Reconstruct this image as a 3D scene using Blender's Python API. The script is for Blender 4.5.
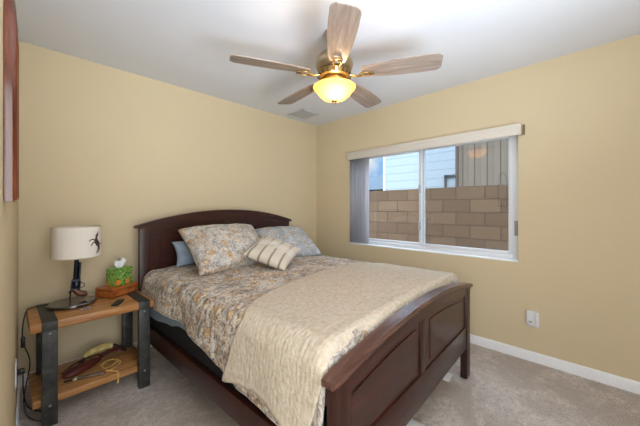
import bpy, bmesh, math, random
from mathutils import Vector, Matrix, noise
random.seed(7)
PI = math.pi
for o in list(bpy.data.objects): bpy.data.objects.remove(o)
SC = bpy.context.scene
COL = SC.collection

# ------------------------------------------------------------------ camera
cam_d = bpy.data.cameras.new('camera'); cam = bpy.data.objects.new('camera', cam_d); COL.objects.link(cam)
cam.location = (0, 0, 1.262)
cam.rotation_euler = (math.radians(90), 0, math.radians(44.507 - 90))
cam_d.sensor_width = 36; cam_d.lens = 36 * 286.5 / 640; cam_d.shift_y = -5.2 / 640
cam_d.clip_start = 0.02
SC.camera = cam
# ------------------------------------------------------------------ view, sky, sun, large lights
SC.view_settings.view_transform = 'Standard'; SC.view_settings.look = 'None'
SC.view_settings.gamma = 1; SC.view_settings.use_curve_mapping = False
SC.view_settings.exposure = 0.07
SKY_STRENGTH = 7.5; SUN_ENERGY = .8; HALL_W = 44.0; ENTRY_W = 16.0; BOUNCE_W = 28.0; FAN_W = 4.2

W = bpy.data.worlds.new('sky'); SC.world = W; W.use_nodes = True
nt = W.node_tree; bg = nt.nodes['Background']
tc = nt.nodes.new('ShaderNodeTexCoord'); sep = nt.nodes.new('ShaderNodeSeparateXYZ')
nt.links.new(tc.outputs['Generated'], sep.inputs[0])
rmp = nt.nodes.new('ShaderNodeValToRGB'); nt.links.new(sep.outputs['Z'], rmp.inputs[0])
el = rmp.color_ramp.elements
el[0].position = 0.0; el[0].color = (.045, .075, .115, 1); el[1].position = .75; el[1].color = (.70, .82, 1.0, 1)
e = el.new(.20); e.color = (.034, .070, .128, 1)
e = el.new(.34); e.color = (.42, .54, .72, 1)   # overhead sky, out of view, brightened to add light through the window
cn = nt.nodes.new('ShaderNodeTexNoise'); cn.inputs['Scale'].default_value = 6; cn.inputs['Detail'].default_value = 6
nt.links.new(tc.outputs['Generated'], cn.inputs['Vector'])
cr = nt.nodes.new('ShaderNodeValToRGB'); cr.color_ramp.elements[0].position = .48; cr.color_ramp.elements[1].position = .66
nt.links.new(cn.outputs['Fac'], cr.inputs[0])
mx = nt.nodes.new('ShaderNodeMix'); mx.data_type = 'RGBA'
hz = nt.nodes.new('ShaderNodeMapRange'); hz.inputs['From Min'].default_value = .25; hz.inputs['From Max'].default_value = .45; hz.inputs['To Min'].default_value = 1; hz.inputs['To Max'].default_value = .0
nt.links.new(sep.outputs['Z'], hz.inputs['Value'])
ml = nt.nodes.new('ShaderNodeMath'); ml.operation = 'MULTIPLY'; nt.links.new(cr.outputs['Color'], ml.inputs[0]); nt.links.new(hz.outputs['Result'], ml.inputs[1])
nt.links.new(ml.outputs[0], mx.inputs['Factor']); nt.links.new(rmp.outputs['Color'], mx.inputs['A'])
mx.inputs['B'].default_value = (.13, .135, .14, 1)
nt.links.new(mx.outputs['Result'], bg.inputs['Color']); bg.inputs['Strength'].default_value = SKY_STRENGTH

def light(name, kind, loc, rot, energy, color=(1, 1, 1), **k):
    d = bpy.data.lights.new(name, kind); d.energy = energy; d.color = color
    for a, b in k.items(): setattr(d, a, b)
    o = bpy.data.objects.new(name, d); COL.objects.link(o); o.location = loc; o.rotation_euler = rot
    return o
light('sun', 'SUN', (-6, -3, 9), (0, math.radians(-36), math.radians(20)), SUN_ENERGY, (1, .94, .86), angle=.01)
# hall and entry fills: unseen area lights added to brighten the room
light('hall_fill', 'AREA', (.25, -1.12, 1.45), (math.radians(90), 0, math.radians(-8)), HALL_W, (.90, .95, 1), shape='RECTANGLE', size=2.2, size_y=1.9, spread=math.radians(125))
light('bounce_flash', 'AREA', (.75, -.40, 1.0), (math.radians(180 - 34), 0, math.radians(-20)), BOUNCE_W, (.80, .90, 1), shape='RECTANGLE', size=1.0, size_y=.7, spread=math.radians(118))
light('entry_fill', 'AREA', (-1.28, -.35, 1.35), (math.radians(90), 0, math.radians(-90)), ENTRY_W, (.94, .965, 1), shape='RECTANGLE', size=1.2, size_y=1.9, spread=math.radians(120))  # unseen fill from the entry side, added to lift the right wall

# ------------------------------------------------------------------ material helpers
def srgb(r, g, b):
    def f(c):
        c /= 255.0
        return c / 12.92 if c <= .04045 else ((c + .055) / 1.055) ** 2.4
    return (f(r), f(g), f(b), 1)
class M:
    """small node-tree builder"""
    def __init__(s, name, col=(200, 200, 200), rough=.6, metal=0, spec=.5):
        s.m = bpy.data.materials.new(name); s.m.use_nodes = True; s.nt = s.m.node_tree
        s.b = s.nt.nodes['Principled BSDF']; s.b.inputs['Base Color'].default_value = srgb(*col)
        s.b.inputs['Roughness'].default_value = rough; s.b.inputs['Metallic'].default_value = metal
        s.b.inputs['Specular IOR Level'].default_value = spec
    def n(s, t, **k):
        x = s.nt.nodes.new(t)
        for a, b in k.items():
            if a in x.inputs: x.inputs[a].default_value = b
            else: setattr(x, a, b)
        return x
    def l(s, a, b): s.nt.links.new(a, b)
    def coord(s, kind='Object', scale=(1, 1, 1), rot=(0, 0, 0)):
        t = s.n('ShaderNodeTexCoord'); mp = s.n('ShaderNodeMapping')
        mp.inputs['Scale'].default_value = scale; mp.inputs['Rotation'].default_value = rot
        s.l(t.outputs[kind], mp.inputs[0]); return mp.outputs[0]
    def noise(s, v, scale, detail=4, rough=.55, dist=0):
        x = s.n('ShaderNodeTexNoise'); x.inputs['Scale'].default_value = scale; x.inputs['Detail'].default_value = detail
        x.inputs['Roughness'].default_value = rough; x.inputs['Distortion'].default_value = dist
        s.l(v, x.inputs['Vector']); return x.outputs['Fac']
    def ramp(s, f, stops, interp='LINEAR'):
        r = s.n('ShaderNodeValToRGB'); r.color_ramp.interpolation = interp; e = r.color_ramp.elements
        while len(e) < len(stops): e.new(.5)
        for i, (p, c) in enumerate(stops):
            e[i].position = p; e[i].color = srgb(*c) if not isinstance(c, float) else (c, c, c, 1)
        s.l(f, r.inputs[0]); return r.outputs[0]
    def mix(s, f, a, b, mode='MIX'):
        x = s.n('ShaderNodeMix'); x.data_type = 'RGBA'; x.blend_type = mode
        for nm, v in (('Factor', f), ('A', a), ('B', b)):
            if isinstance(v, (int, float)): x.inputs[nm].default_value = v
            elif isinstance(v, tuple): x.inputs[nm].default_value = srgb(*v)
            else: s.l(v, x.inputs[nm])
        return x.outputs['Result']
    def base(s, c): s.l(c, s.b.inputs['Base Color']); return s
    def bump(s, h, strength=.3, dist=.005):
        x = s.n('ShaderNodeBump'); x.inputs['Strength'].default_value = strength; x.inputs['Distance'].default_value = dist
        s.l(h, x.inputs['Height']); s.l(x.outputs[0], s.b.inputs['Normal']); return s
    def math(s, op, a, b=0):
        x = s.n('ShaderNodeMath'); x.operation = op
        for i, v in enumerate((a, b)):
            if isinstance(v, (int, float)): x.inputs[i].default_value = v
            else: s.l(v, x.inputs[i])
        return x.outputs[0]

def plain(name, col, rough=.6, metal=0, bump=0, bscale=80, spec=.5):
    m = M(name, col, rough, metal, spec)
    v = m.coord(); f = m.noise(v, bscale, 3)
    m.base(m.mix(f, tuple(max(0, int(c * .95)) for c in col), tuple(min(255, int(c * 1.04)) for c in col)))
    if bump: m.bump(f, bump, .003)
    return m.m
def wood(name, dark, mid, light_, axis='X', rough=.4, scale=1.0, bump=.08):
    m = M(name, mid, rough)
    sc = {'X': (1.2, 14, 14), 'Y': (14, 1.2, 14), 'Z': (14, 14, 1.2)}[axis]
    v = m.coord(scale=tuple(a * scale for a in sc))
    f = m.noise(v, 2.2, 6, .6, .6); g = m.noise(v, 9, 3)
    h = m.math('ADD', m.math('MULTIPLY', f, .75), m.math('MULTIPLY', g, .25))
    m.base(m.ramp(h, [(.32, dark), (.5, mid), (.68, light_)])); m.bump(h, bump, .002)
    return m.m

# walls: tan paint with light orange-peel
def paint(name, col, b=.12):
    m = M(name, col, .75, spec=.25); v = m.coord()
    f = m.noise(v, 160, 3); g = m.noise(v, 1.3, 2)
    m.base(m.mix(g, tuple(int(c * .985) for c in col), tuple(min(255, int(c * 1.012)) for c in col))); m.bump(f, b, .002)
    return m.m
m_wall = paint('tan_wall_paint', (213, 196, 163))
m_ceil = paint('white_ceiling_paint', (226, 228, 235), .2)
m_trim = plain('white_trim_paint', (242, 244, 248), .4)
m_vinyl = plain('white_vinyl', (222, 225, 230), .35)
m_plast = plain('white_plastic', (225, 225, 226), .35)
m_black = plain('black_plastic', (24, 25, 28), .4)
# carpet
mc = M('grey_brown_carpet', (150, 135, 122), .95, spec=.1)
v = mc.coord()
a_ = mc.noise(v, 230, 3, .7); b_ = mc.noise(v, 30, 6, .75, .8); c_ = mc.noise(v, 3.2, 4, .6, 1.2)
col = mc.ramp(b_, [(.36, (156, 141, 130)), (.5, (212, 199, 188)), (.64, (246, 237, 228))])
col = mc.mix(mc.ramp(c_, [(.42, 0.0), (.58, .8)]), col, (158, 142, 130))
col = mc.mix(.55, col, mc.ramp(a_, [(.38, (104, 92, 84)), (.5, (204, 192, 182)), (.62, (255, 250, 244))]))
mc.base(col); mc.bump(mc.math('ADD', a_, mc.math('MULTIPLY', b_, 1.5)), .55, .01)
m_carpet = mc.m
m_cherry = wood('dark_cherry_wood', (34, 13, 10), (50, 22, 16), (70, 33, 25), 'X', .30, .7, .03)
m_cherry_z = wood('dark_cherry_wood_upright', (34, 13, 10), (50, 22, 16), (70, 33, 25), 'Z', .4, .7, .03)
m_cherry_sheen = wood('cherry_cap_sheen', (64, 38, 31), (88, 58, 48), (110, 80, 68), 'X', .25, .7, .03)  # cap wood lightened and greyed; its sheen is put into the colour
m_oak = wood('honey_oak', (126, 78, 40), (172, 120, 70), (202, 156, 104), 'X', .4, 1.0)
m_boxwood = wood('reddish_box_wood', (112, 56, 22), (156, 86, 38), (188, 116, 60), 'X', .3, 1.6)
m_steel = M('blackened_steel', (56, 57, 56), .5, .35)
f = m_steel.noise(m_steel.coord(), 14, 6, .65, .5)
m_steel.base(m_steel.ramp(f, [(.3, (40, 40, 39)), (.55, (64, 65, 63)), (.75, (92, 92, 88))])); m_steel = m_steel.m
m_blade = wood('weathered_grey_oak', (112, 98, 88), (146, 130, 119), (170, 154, 142), 'X', .5, 1.3)
m_nickel = plain('brushed_nickel', (168, 150, 122), .3, .9)
m_bronze = plain('aged_brass', (150, 124, 78), .3, .85)
m_shade = M('cream_linen', (226, 214, 194), .85)
v = m_shade.coord(scale=(1, 1, 1)); f = m_shade.noise(v, 300, 2)
m_shade.base(m_shade.mix(f, (226, 218, 206), (238, 232, 222))); m_shade.bump(f, .2, .001); m_shade = m_shade.m
m_gunblue = plain('blued_gun_metal', (46, 52, 62), .28, .85)
m_walnut = wood('walnut_grip', (52, 26, 14), (84, 46, 26), (112, 66, 40), 'Z', .35, 2)
m_leather = plain('oxblood_leather', (86, 34, 26), .5, 0, .4, 60)
m_darkleather = plain('dark_brown_leather', (48, 26, 20), .55, 0, .4, 60)
m_brass = plain('bright_brass', (176, 140, 76), .3, .9)
m_blackspring = plain('black_box_spring_fabric', (26, 25, 28), .8, 0, .3, 200)
m_mattress = plain('white_mattress_ticking', (214, 214, 216), .8)

# ---- bedding materials
def floral(name, base, mid, dark, flower, flower2, scale=1.0, cover=.5, quilt=True, scatter=.5):
    m = M(name, base, .9, spec=.15); v = m.coord()
    n1 = m.noise(v, 4.5 * scale, 4, .6, 1.0); n2 = m.noise(v, 26 * scale, 4, .65, 1.5)
    col = m.ramp(n2, [(.30, dark), (.43, mid), (.52, base), (.70, base)])
    # leafy grey field patches
    fld = m.ramp(n1, [(.42, 0.0), (.60, 1.0)])
    col = m.mix(fld, col, m.ramp(n2, [(.30, dark), (.52, mid), (.72, base)]))
    n4 = m.noise(v, 3.0 * scale, 3, .6, 2.0)
    col = m.mix(m.math('MULTIPLY', m.ramp(n4, [(.50, 0.0), (.60, 1.0)]), .5), col, m.ramp(n2, [(.34, tuple(int(c * .62) for c in flower)), (.5, flower), (.66, base)]))
    # flowers: voronoi rosettes
    wv = m.n('ShaderNodeTexNoise'); wv.inputs['Scale'].default_value = 30 * scale; m.l(v, wv.inputs['Vector'])
    dv = m.n('ShaderNodeVectorMath'); dv.operation = 'MULTIPLY_ADD'; dv.inputs[1].default_value = (.05, .05, .05)
    m.l(wv.outputs['Color'], dv.inputs[0]); m.l(v, dv.inputs[2])
    for sc_, colr, th, th2 in ((10 * scale, flower, .36, cover), (19 * scale, flower2, .30, scatter)):
        vo = m.n('ShaderNodeTexVoronoi'); vo.inputs['Scale'].default_value = sc_; m.l(dv.outputs[0], vo.inputs['Vector'])
        disc = m.ramp(vo.outputs['Distance'], [(th - .06, 1.0), (th + .05, 0.0)])
        sepc = m.n('ShaderNodeSeparateColor'); m.l(vo.outputs['Color'], sepc.inputs[0])
        pick = m.ramp(sepc.outputs[0], [(th2 - .02, 1.0), (th2 + .02, 0.0)])
        petal = m.ramp(vo.outputs['Distance'], [(.02, tuple(int(c * .62) for c in colr)), (.14, colr), (.24, tuple(min(255, int(c * 1.18)) for c in colr)), (.34, tuple(int(c * .8) for c in colr))])
        col = m.mix(m.math('MULTIPLY', m.math('MULTIPLY', disc, pick), .85), col, petal)
    m.base(col)
    if quilt:
        w1 = m.n('ShaderNodeTexVoronoi'); w1.inputs['Scale'].default_value = 22; m.l(v, w1.inputs['Vector'])
        h = m.math('ADD', m.math('MULTIPLY', w1.outputs['Distance'], -.8), m.math('MULTIPLY', n2, .7))
        m.bump(h, .9, .016)
    return m.m
m_quilt = floral('floral_quilt_cotton', (216, 209, 199), (168, 158, 148), (92, 84, 80), (188, 152, 110), (216, 198, 166), 1.15, .40, True, .45)
m_sham = floral('floral_sham_cotton', (226, 219, 208), (188, 184, 180), (118, 120, 128), (196, 158, 110), (222, 206, 180), 1.5, .25, True, .4)
m_sham_blue = floral('pale_blue_floral_cotton', (206, 206, 204), (172, 178, 184), (124, 134, 148), (196, 178, 150), (214, 210, 202), 1.6, .18, True, .3)
def coverlet_mat():
    m = M('cream_matelasse_cotton', (214, 202, 178), .92, spec=.12); v = m.coord()
    n1 = m.noise(v, 2.0, 3); n2 = m.noise(v, 60, 3)
    wv = m.n('ShaderNodeTexWave'); wv.bands_direction = 'Y'; wv.inputs['Scale'].default_value = 14; wv.inputs['Distortion'].default_value = 2.2
    wv.inputs['Detail'].default_value = 3; wv.inputs['Detail Scale'].default_value = 2.5; m.l(v, wv.inputs['Vector'])
    n3 = m.noise(m.coord(scale=(1, 1.5, 1)), 40, 3, .6)
    m.base(m.mix(m.ramp(n3, [(.35, 0.0), (.62, 1.0)]), (186, 172, 150), (204, 192, 174)))
    h = m.math('ADD', m.math('MULTIPLY', wv.outputs['Fac'], .10), m.math('MULTIPLY', m.math('ADD', n2, n3), .9)); m.bump(h, .75, .008)
    return m.m
m_cover = coverlet_mat()
m_blue = plain('slate_blue_cotton', (136, 150, 166), .9, 0, .3, 25)
m_hem = plain('white_cotton_binding', (220, 214, 202), .9)
def striped():
    m = M('striped_linen', (206, 196, 180), .9, spec=.15)
    uv = m.n('ShaderNodeUVMap'); s_ = m.n('ShaderNodeSeparateXYZ'); m.l(uv.outputs[0], s_.inputs[0])
    x = m.math('FRACT', m.math('MULTIPLY', s_.outputs[0], 4.2))
    st = m.ramp(x, [(.0, 0.0), (.40, 0.0), (.44, 1.0), (.60, 1.0), (.64, 0.0)])
    edge = m.ramp(s_.outputs[1], [(.02, 1.0), (.34, .85), (.44, .35), (.62, .35), (.72, .6), (1., .6)])
    f = m.noise(m.coord(), 120, 3)
    col = m.mix(m.math('MULTIPLY', st, edge), m.mix(f, (200, 189, 170), (214, 206, 192)), (142, 128, 116))
    yb = m.math('FRACT', m.math('MULTIPLY', s_.outputs[1], 22))
    band = m.math('MULTIPLY', m.ramp(s_.outputs[1], [(.40, 0.0), (.42, 1.0), (.62, 1.0), (.64, 0.0)]), m.ramp(yb, [(.45, 0.0), (.55, 1.0)]))
    col = m.mix(m.math('MULTIPLY', band, .6), col, (232, 230, 226))
    m.base(col); m.bump(m.math('ADD', f, m.math('MULTIPLY', st, .6)), .4, .004); return m.m
m_stripe = striped()

# ------------------------------------------------------------------ mesh helpers
class MB:
    def __init__(s): s.bm = bmesh.new()
    def box(s, x0, x1, y0, y1, z0, z1, mat=None):
        r = bmesh.ops.create_cube(s.bm, size=1)
        T = Matrix.Translation(((x0 + x1) / 2, (y0 + y1) / 2, (z0 + z1) / 2)) @ Matrix.Diagonal((x1 - x0, y1 - y0, z1 - z0, 1))
        if mat is not None: T = mat @ T
        bmesh.ops.transform(s.bm, matrix=T, verts=r['verts']); return s
    def rbox(s, x0, x1, y0, y1, z0, z1, r=.004, seg=2, mat=None):
        b = bmesh.new(); q = bmesh.ops.create_cube(b, size=1)
        bmesh.ops.transform(b, matrix=Matrix.Translation(((x0 + x1) / 2, (y0 + y1) / 2, (z0 + z1) / 2)) @ Matrix.Diagonal((x1 - x0, y1 - y0, z1 - z0, 1)), verts=q['verts'])
        bmesh.ops.bevel(b, geom=b.edges[:], offset=r, segments=seg, affect='EDGES', profile=.5)
        if mat is not None: bmesh.ops.transform(b, matrix=mat, verts=b.verts)
        me = bpy.data.meshes.new('t'); b.to_mesh(me); b.free(); s.bm.from_mesh(me); bpy.data.meshes.remove(me); return s
    def lathe(s, prof, seg=32, mat=None, sx=1, sy=1, closed=False, open_ends=False):
        rings = []
        for r, z in prof:
            ring = []
            for i in range(seg):
                a = 2 * PI * i / seg; p = Vector((r * math.cos(a) * sx, r * math.sin(a) * sy, z))
                ring.append(s.bm.verts.new(mat @ p if mat is not None else p))
            rings.append(ring)
        for A, B in zip(rings, rings[1:]):
            for i in range(seg):
                j = (i + 1) % seg
                s.bm.faces.new((A[i], A[j], B[j], B[i]))
        if closed:
            for i in range(seg):
                j = (i + 1) % seg; s.bm.faces.new((rings[-1][i], rings[-1][j], rings[0][j], rings[0][i]))
        elif not open_ends:
            if prof[0][0] > 1e-6: s.bm.faces.new(list(reversed(rings[0])))
            if prof[-1][0] > 1e-6: s.bm.faces.new(rings[-1])
        return s
    def tube(s, pts, rad, seg=8, sub=1, flat=1.0):
        pts = [Vector(p) for p in pts]
        if sub > 1: pts = catmull(pts, sub)
        n = len(pts); rads = rad if isinstance(rad, (list, tuple)) else [rad] * n
        if len(rads) != n:
            rads = [rads[min(len(rads) - 1, int(i * (len(rads) - 1) / (n - 1)))] * (1 - (i * (len(rads) - 1) / (n - 1)) % 1) + rads[min(len(rads) - 1, int(i * (len(rads) - 1) / (n - 1)) + 1)] * ((i * (len(rads) - 1) / (n - 1)) % 1) for i in range(n)]
        rings = []; up = Vector((0, 0, 1))
        for i, p in enumerate(pts):
            t = (pts[min(i + 1, n - 1)] - pts[max(i - 1, 0)]).normalized()
            ref = up if abs(t.dot(up)) < .97 else Vector((1, 0, 0))
            a = t.cross(ref).normalized(); b = a.cross(t).normalized()
            rings.append([s.bm.verts.new(p + rads[i] * (math.cos(2 * PI * k / seg) * a + flat * math.sin(2 * PI * k / seg) * b)) for k in range(seg)])
        for A, B in zip(rings, rings[1:]):
            for i in range(seg):
                j = (i + 1) % seg; s.bm.faces.new((A[i], A[j], B[j], B[i]))
        s.bm.faces.new(list(reversed(rings[0]))); s.bm.faces.new(rings[-1]); return s
    def prism(s, poly, y0, y1, mat=None):
        """poly in x,z; extruded along y"""
        def P(x, y, z):
            p = Vector((x, y, z)); return mat @ p if mat is not None else p
        A = [s.bm.verts.new(P(x, y0, z)) for x, z in poly]; B = [s.bm.verts.new(P(x, y1, z)) for x, z in poly]
        s.bm.faces.new(A); s.bm.faces.new(list(reversed(B)))
        for i in range(len(poly)):
            j = (i + 1) % len(poly); s.bm.faces.new((A[i], B[i], B[j], A[j]))
        return s
    def sphere(s, c, r, seg=12, sc=(1, 1, 1)):
        q = bmesh.ops.create_uvsphere(s.bm, u_segments=seg, v_segments=max(6, seg // 2), radius=r)
        bmesh.ops.transform(s.bm, matrix=Matrix.Translation(c) @ Matrix.Diagonal((*sc, 1)), verts=q['verts']); return s
    def build(s, name, mat, parent=None, smooth=True, angle=40, loc=None):
        bmesh.ops.recalc_face_normals(s.bm, faces=s.bm.faces[:])
        me = bpy.data.meshes.new(name); s.bm.to_mesh(me); s.bm.free()
        me.materials.append(mat)
        o = bpy.data.objects.new(name, me); COL.objects.link(o)
        if smooth:
            for p in me.polygons: p.use_smooth = True
            me.set_sharp_from_angle(angle=math.radians(angle))
        if parent: o.parent = parent
        if loc: o.location = loc
        return o
def catmull(p, sub):
    out = []; n = len(p)
    for i in range(n - 1):
        p0, p1, p2, p3 = p[max(i - 1, 0)], p[i], p[i + 1], p[min(i + 2, n - 1)]
        for k in range(sub):
            t = k / sub
            out.append(.5 * ((2 * p1) + (p2 - p0) * t + (2 * p0 - 5 * p1 + 4 * p2 - p3) * t * t + (3 * p1 - p0 - 3 * p2 + p3) * t ** 3))
    out.append(p[-1]); return out
def tag(o, label, cat, group=None, kind=None):
    o['label'] = label; o['category'] = cat
    if group: o['group'] = group
    if kind: o['kind'] = kind
    return o
def struct(o): o['kind'] = 'structure'; return o
def empty(name, loc=(0, 0, 0), rz=0):
    o = bpy.data.objects.new(name, None); COL.objects.link(o); o.location = loc; o.rotation_euler = (0, 0, rz); o.empty_display_size = .1
    return o
def tess(name, faces_pts, mat):
    bm = bmesh.new()
    for f_ in faces_pts: bm.faces.new([bm.verts.new(p) for p in f_])
    me = bpy.data.meshes.new(name); bm.to_mesh(me); bm.free(); me.materials.append(mat)
    o = bpy.data.objects.new(name, me); COL.objects.link(o); return o

# ------------------------------------------------------------------ room shell
RX, RY, LX, FY, EX, EY = 2.906, 2.932, -.05, -1.2, -1.35, .9      # right wall, headboard wall, left wall, front wall, entry
CH = 2.44
WY0, WY1, WZ0, WZ1 = .504, 2.303, .80, 1.925                        # window opening in the right wall
struct(MB().box(EX - .1, RX + .15, FY - .1, RY + .1, -.12, 0).build('floor', m_carpet, smooth=False))
struct(MB().box(EX - .1, RX + .15, FY - .1, RY + .1, CH, CH + .12).build('ceiling', m_ceil, smooth=False))
struct(MB().box(LX - .1, RX + .15, RY, RY + .1, 0, CH).build('wall_back', m_wall, smooth=False))
w = MB()
w.box(RX, RX + .15, FY - .1, WY0, 0, CH).box(RX, RX + .15, WY1, RY, 0, CH).box(RX, RX + .15, WY0, WY1, 0, WZ0).box(RX, RX + .15, WY0, WY1, WZ1, CH)
struct(w.build('wall_right', m_wall, smooth=False))
struct(MB().box(LX - .1, LX, EY, RY, 0, CH).build('wall_left', m_wall, smooth=False))
struct(MB().box(EX, LX - .1, EY, EY + .1, 0, CH).build('wall_entry', m_wall, smooth=False))
struct(MB().box(EX - .1, EX, FY - .1, EY + .1, 0, CH).build('wall_hall', m_wall, smooth=False))
struct(MB().box(EX, RX, FY - .1, FY, 0, CH).build('wall_front', m_wall, smooth=False))
def baseboard(name, pts2, axis):
    # profile: depth d from the wall, height h
    prof = [(0, 0), (.014, 0), (.014, .066), (.010, .076), (.004, .080), (0, .080)]
    m = MB()
    if axis == 'R': m.prism([(RX - d, z) for d, z in prof], pts2[0], pts2[1])
    if axis == 'L': m.prism([(LX + d, z) for d, z in prof], pts2[0], pts2[1])
    if axis == 'B': m.prism([(RY - d, z) for d, z in prof], pts2[0], pts2[1], Matrix(((0, 1, 0, 0), (1, 0, 0, 0), (0, 0, 1, 0), (0, 0, 0, 1))))
    return struct(m.build(name, m_trim, angle=30))
baseboard('baseboard_right', (FY, RY), 'R'); baseboard('baseboard_back', (LX + .014, RX - .014), 'B'); baseboard('baseboard_left', (EY, RY), 'L')

# ---- window: frame, fixed and sliding sash, panes, screen
def glass_mat():
    m = bpy.data.materials.new('window_glass'); m.use_nodes = True; t = m.node_tree; t.nodes.clear()
    o = t.nodes.new('ShaderNodeOutputMaterial'); mixs = t.nodes.new('ShaderNodeMixShader')
    tr = t.nodes.new('ShaderNodeBsdfTransparent'); tr.inputs[0].default_value = (.93, .95, .95, 1)
    gl = t.nodes.new('ShaderNodeBsdfGlossy'); gl.inputs['Roughness'].default_value = .02
    fr = t.nodes.new('ShaderNodeFresnel'); fr.inputs[0].default_value = 1.75
    geo = t.nodes.new('ShaderNodeNewGeometry'); inv = t.nodes.new('ShaderNodeMath'); inv.operation = 'SUBTRACT'; inv.inputs[0].default_value = 1; t.links.new(geo.outputs['Backfacing'], inv.inputs[1])
    ml = t.nodes.new('ShaderNodeMath'); ml.operation = 'MULTIPLY'; t.links.new(fr.outputs[0], ml.inputs[0]); t.links.new(inv.outputs[0], ml.inputs[1])
    t.links.new(ml.outputs[0], mixs.inputs[0]); t.links.new(tr.outputs[0], mixs.inputs[1]); t.links.new(gl.outputs[0], mixs.inputs[2])
    t.links.new(mixs.outputs[0], o.inputs[0]); return m
m_glass = glass_mat()
def screen_mat():
    m = bpy.data.materials.new('insect_screen_mesh'); m.use_nodes = True; t = m.node_tree; t.nodes.clear()
    o = t.nodes.new('ShaderNodeOutputMaterial'); mixs = t.nodes.new('ShaderNodeMixShader')
    tr = t.nodes.new('ShaderNodeBsdfTransparent'); df = t.nodes.new('ShaderNodeBsdfDiffuse'); df.inputs[0].default_value = (.10, .10, .11, 1)
    mixs.inputs[0].default_value = .12
    t.links.new(tr.outputs[0], mixs.inputs[1]); t.links.new(df.outputs[0], mixs.inputs[2]); t.links.new(mixs.outputs[0], o.inputs[0]); return m
win = struct(empty('window_1', (RX + .05, (WY0 + WY1) / 2, WZ0)))
def wpart(mb, name, mat, par=win):
    o = mb.build(name, mat, None, angle=30); o.parent = par; o.matrix_parent_inverse = Matrix.Translation(-win.location); return o
fx0, fx1 = RX + .055, RX + .125
fr = MB()
fr.rbox(fx0, fx1, WY0, WY0 + .05, WZ0 + .012, WZ1).rbox(fx0, fx1, WY1 - .05, WY1, WZ0 + .012, WZ1)
fr.rbox(fx0 + .0015, fx1, WY0 + .048, WY1 - .048, WZ0 + .012, WZ0 + .05).rbox(fx0 + .0015, fx1, WY0 + .048, WY1 - .048, WZ1 - .03, WZ1)
wpart(fr, 'window_frame', m_vinyl)
YM = 1.385
for nm, y0, y1, xx in (('fixed_sash', YM - .02, WY1 - .0485, fx0 + .038), ('sliding_sash', WY0 + .0485, YM + .03, fx0 + .006)):
    sb = MB(); t_ = .034
    sb.rbox(xx, xx + .026, y0, y0 + t_, WZ0 + .045, WZ1 - .028).rbox(xx, xx + .026, y1 - t_, y1, WZ0 + .045, WZ1 - .028)
    sb.rbox(xx + .0015, xx + .0245, y0 + t_ - .002, y1 - t_ + .002, WZ0 + .045, WZ0 + .045 + t_).rbox(xx + .0015, xx + .0245, y0 + t_ - .002, y1 - t_ + .002, WZ1 - .028 - .02, WZ1 - .028)
    s_ob = wpart(sb, 'sash', m_vinyl)
    g = MB().box(xx + .011, xx + .015, y0 + .02, y1 - .02, WZ0 + .06, WZ1 - .035).build('pane', m_glass, None, smooth=False)
    g.parent = s_ob
m_latch = plain('grey_latch', (180, 184, 190), .4)
for zz in (1.02, 1.42): wpart(MB().rbox(fx0 - .006, fx0 + .006, YM + .002, YM + .03, zz, zz + .09), 'latch', m_latch)
wpart(MB().rbox(fx0 - .008, fx0 + .004, WY0 + .01, WY0 + .036, 1.02, 1.15), 'keeper', plain('grey_keeper', (150, 148, 150), .4))
wpart(MB().box(fx1 + .002, fx1 + .004, WY0 + .03, YM, WZ0 + .02, WZ1 - .01), 'insect_screen', screen_mat())
wpart(MB().rbox(RX - .004, fx0 + .002, WY0, WY1, WZ0, WZ0 + .012, .003), 'window_sill', m_trim)
jam = MB().box(RX - .001, fx0, WY1 - .004, WY1 - .0005, WZ0 + .012, WZ1)
wpart(jam, 'jamb', m_trim)

# ---- vertical blind: valance, headrail, stacked slats
bl = tag(empty('vertical_blind', (RX - .03, 1.4, 1.86)), 'white valance over the window with a stack of grey vertical slats at its left', 'blind')
def bpart(mb, name, mat, angle=30, par=bl):
    o = mb.build(name, mat, None, angle=angle); o.parent = par; o.matrix_parent_inverse = Matrix.Translation(-bl.location); return o
m_val = plain('pale_linen_valance', (214, 206, 194), .6, 0, .1, 90)
va = MB(); va.rbox(RX - .058, RX - .050, .475, 2.312, 1.868, 1.962, .003).rbox(RX - .052, RX, .475, .483, 1.868, 1.962, .003).rbox(RX - .052, RX, 2.304, 2.312, 1.868, 1.962, .003)
bpart(va, 'valance', m_val)
bpart(MB().rbox(RX - .006, RX - .001, .455, .473, 1.872, 1.958, .002), 'end_bracket', plain('olive_bracket', (120, 106, 70), .6))
bpart(MB().rbox(RX - .046, RX - .006, .49, 2.30, 1.925, 1.955, .003), 'headrail', m_vinyl)
m_slat = plain('grey_fabric_slat', (222, 222, 226), .7, 0, .1, 150)
t = m_slat.node_tree; tl = t.nodes.new('ShaderNodeBsdfTranslucent'); tl.inputs[0].default_value = (.62, .62, .66, 1)
ms = t.nodes.new('ShaderNodeMixShader'); ms.inputs[0].default_value = .5; mo = [n_ for n_ in t.nodes if n_.type == 'OUTPUT_MATERIAL'][0]
t.links.new(t.nodes['Principled BSDF'].outputs[0], ms.inputs[1]); t.links.new(tl.outputs[0], ms.inputs[2]); t.links.new(ms.outputs[0], mo.inputs[0])
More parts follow.
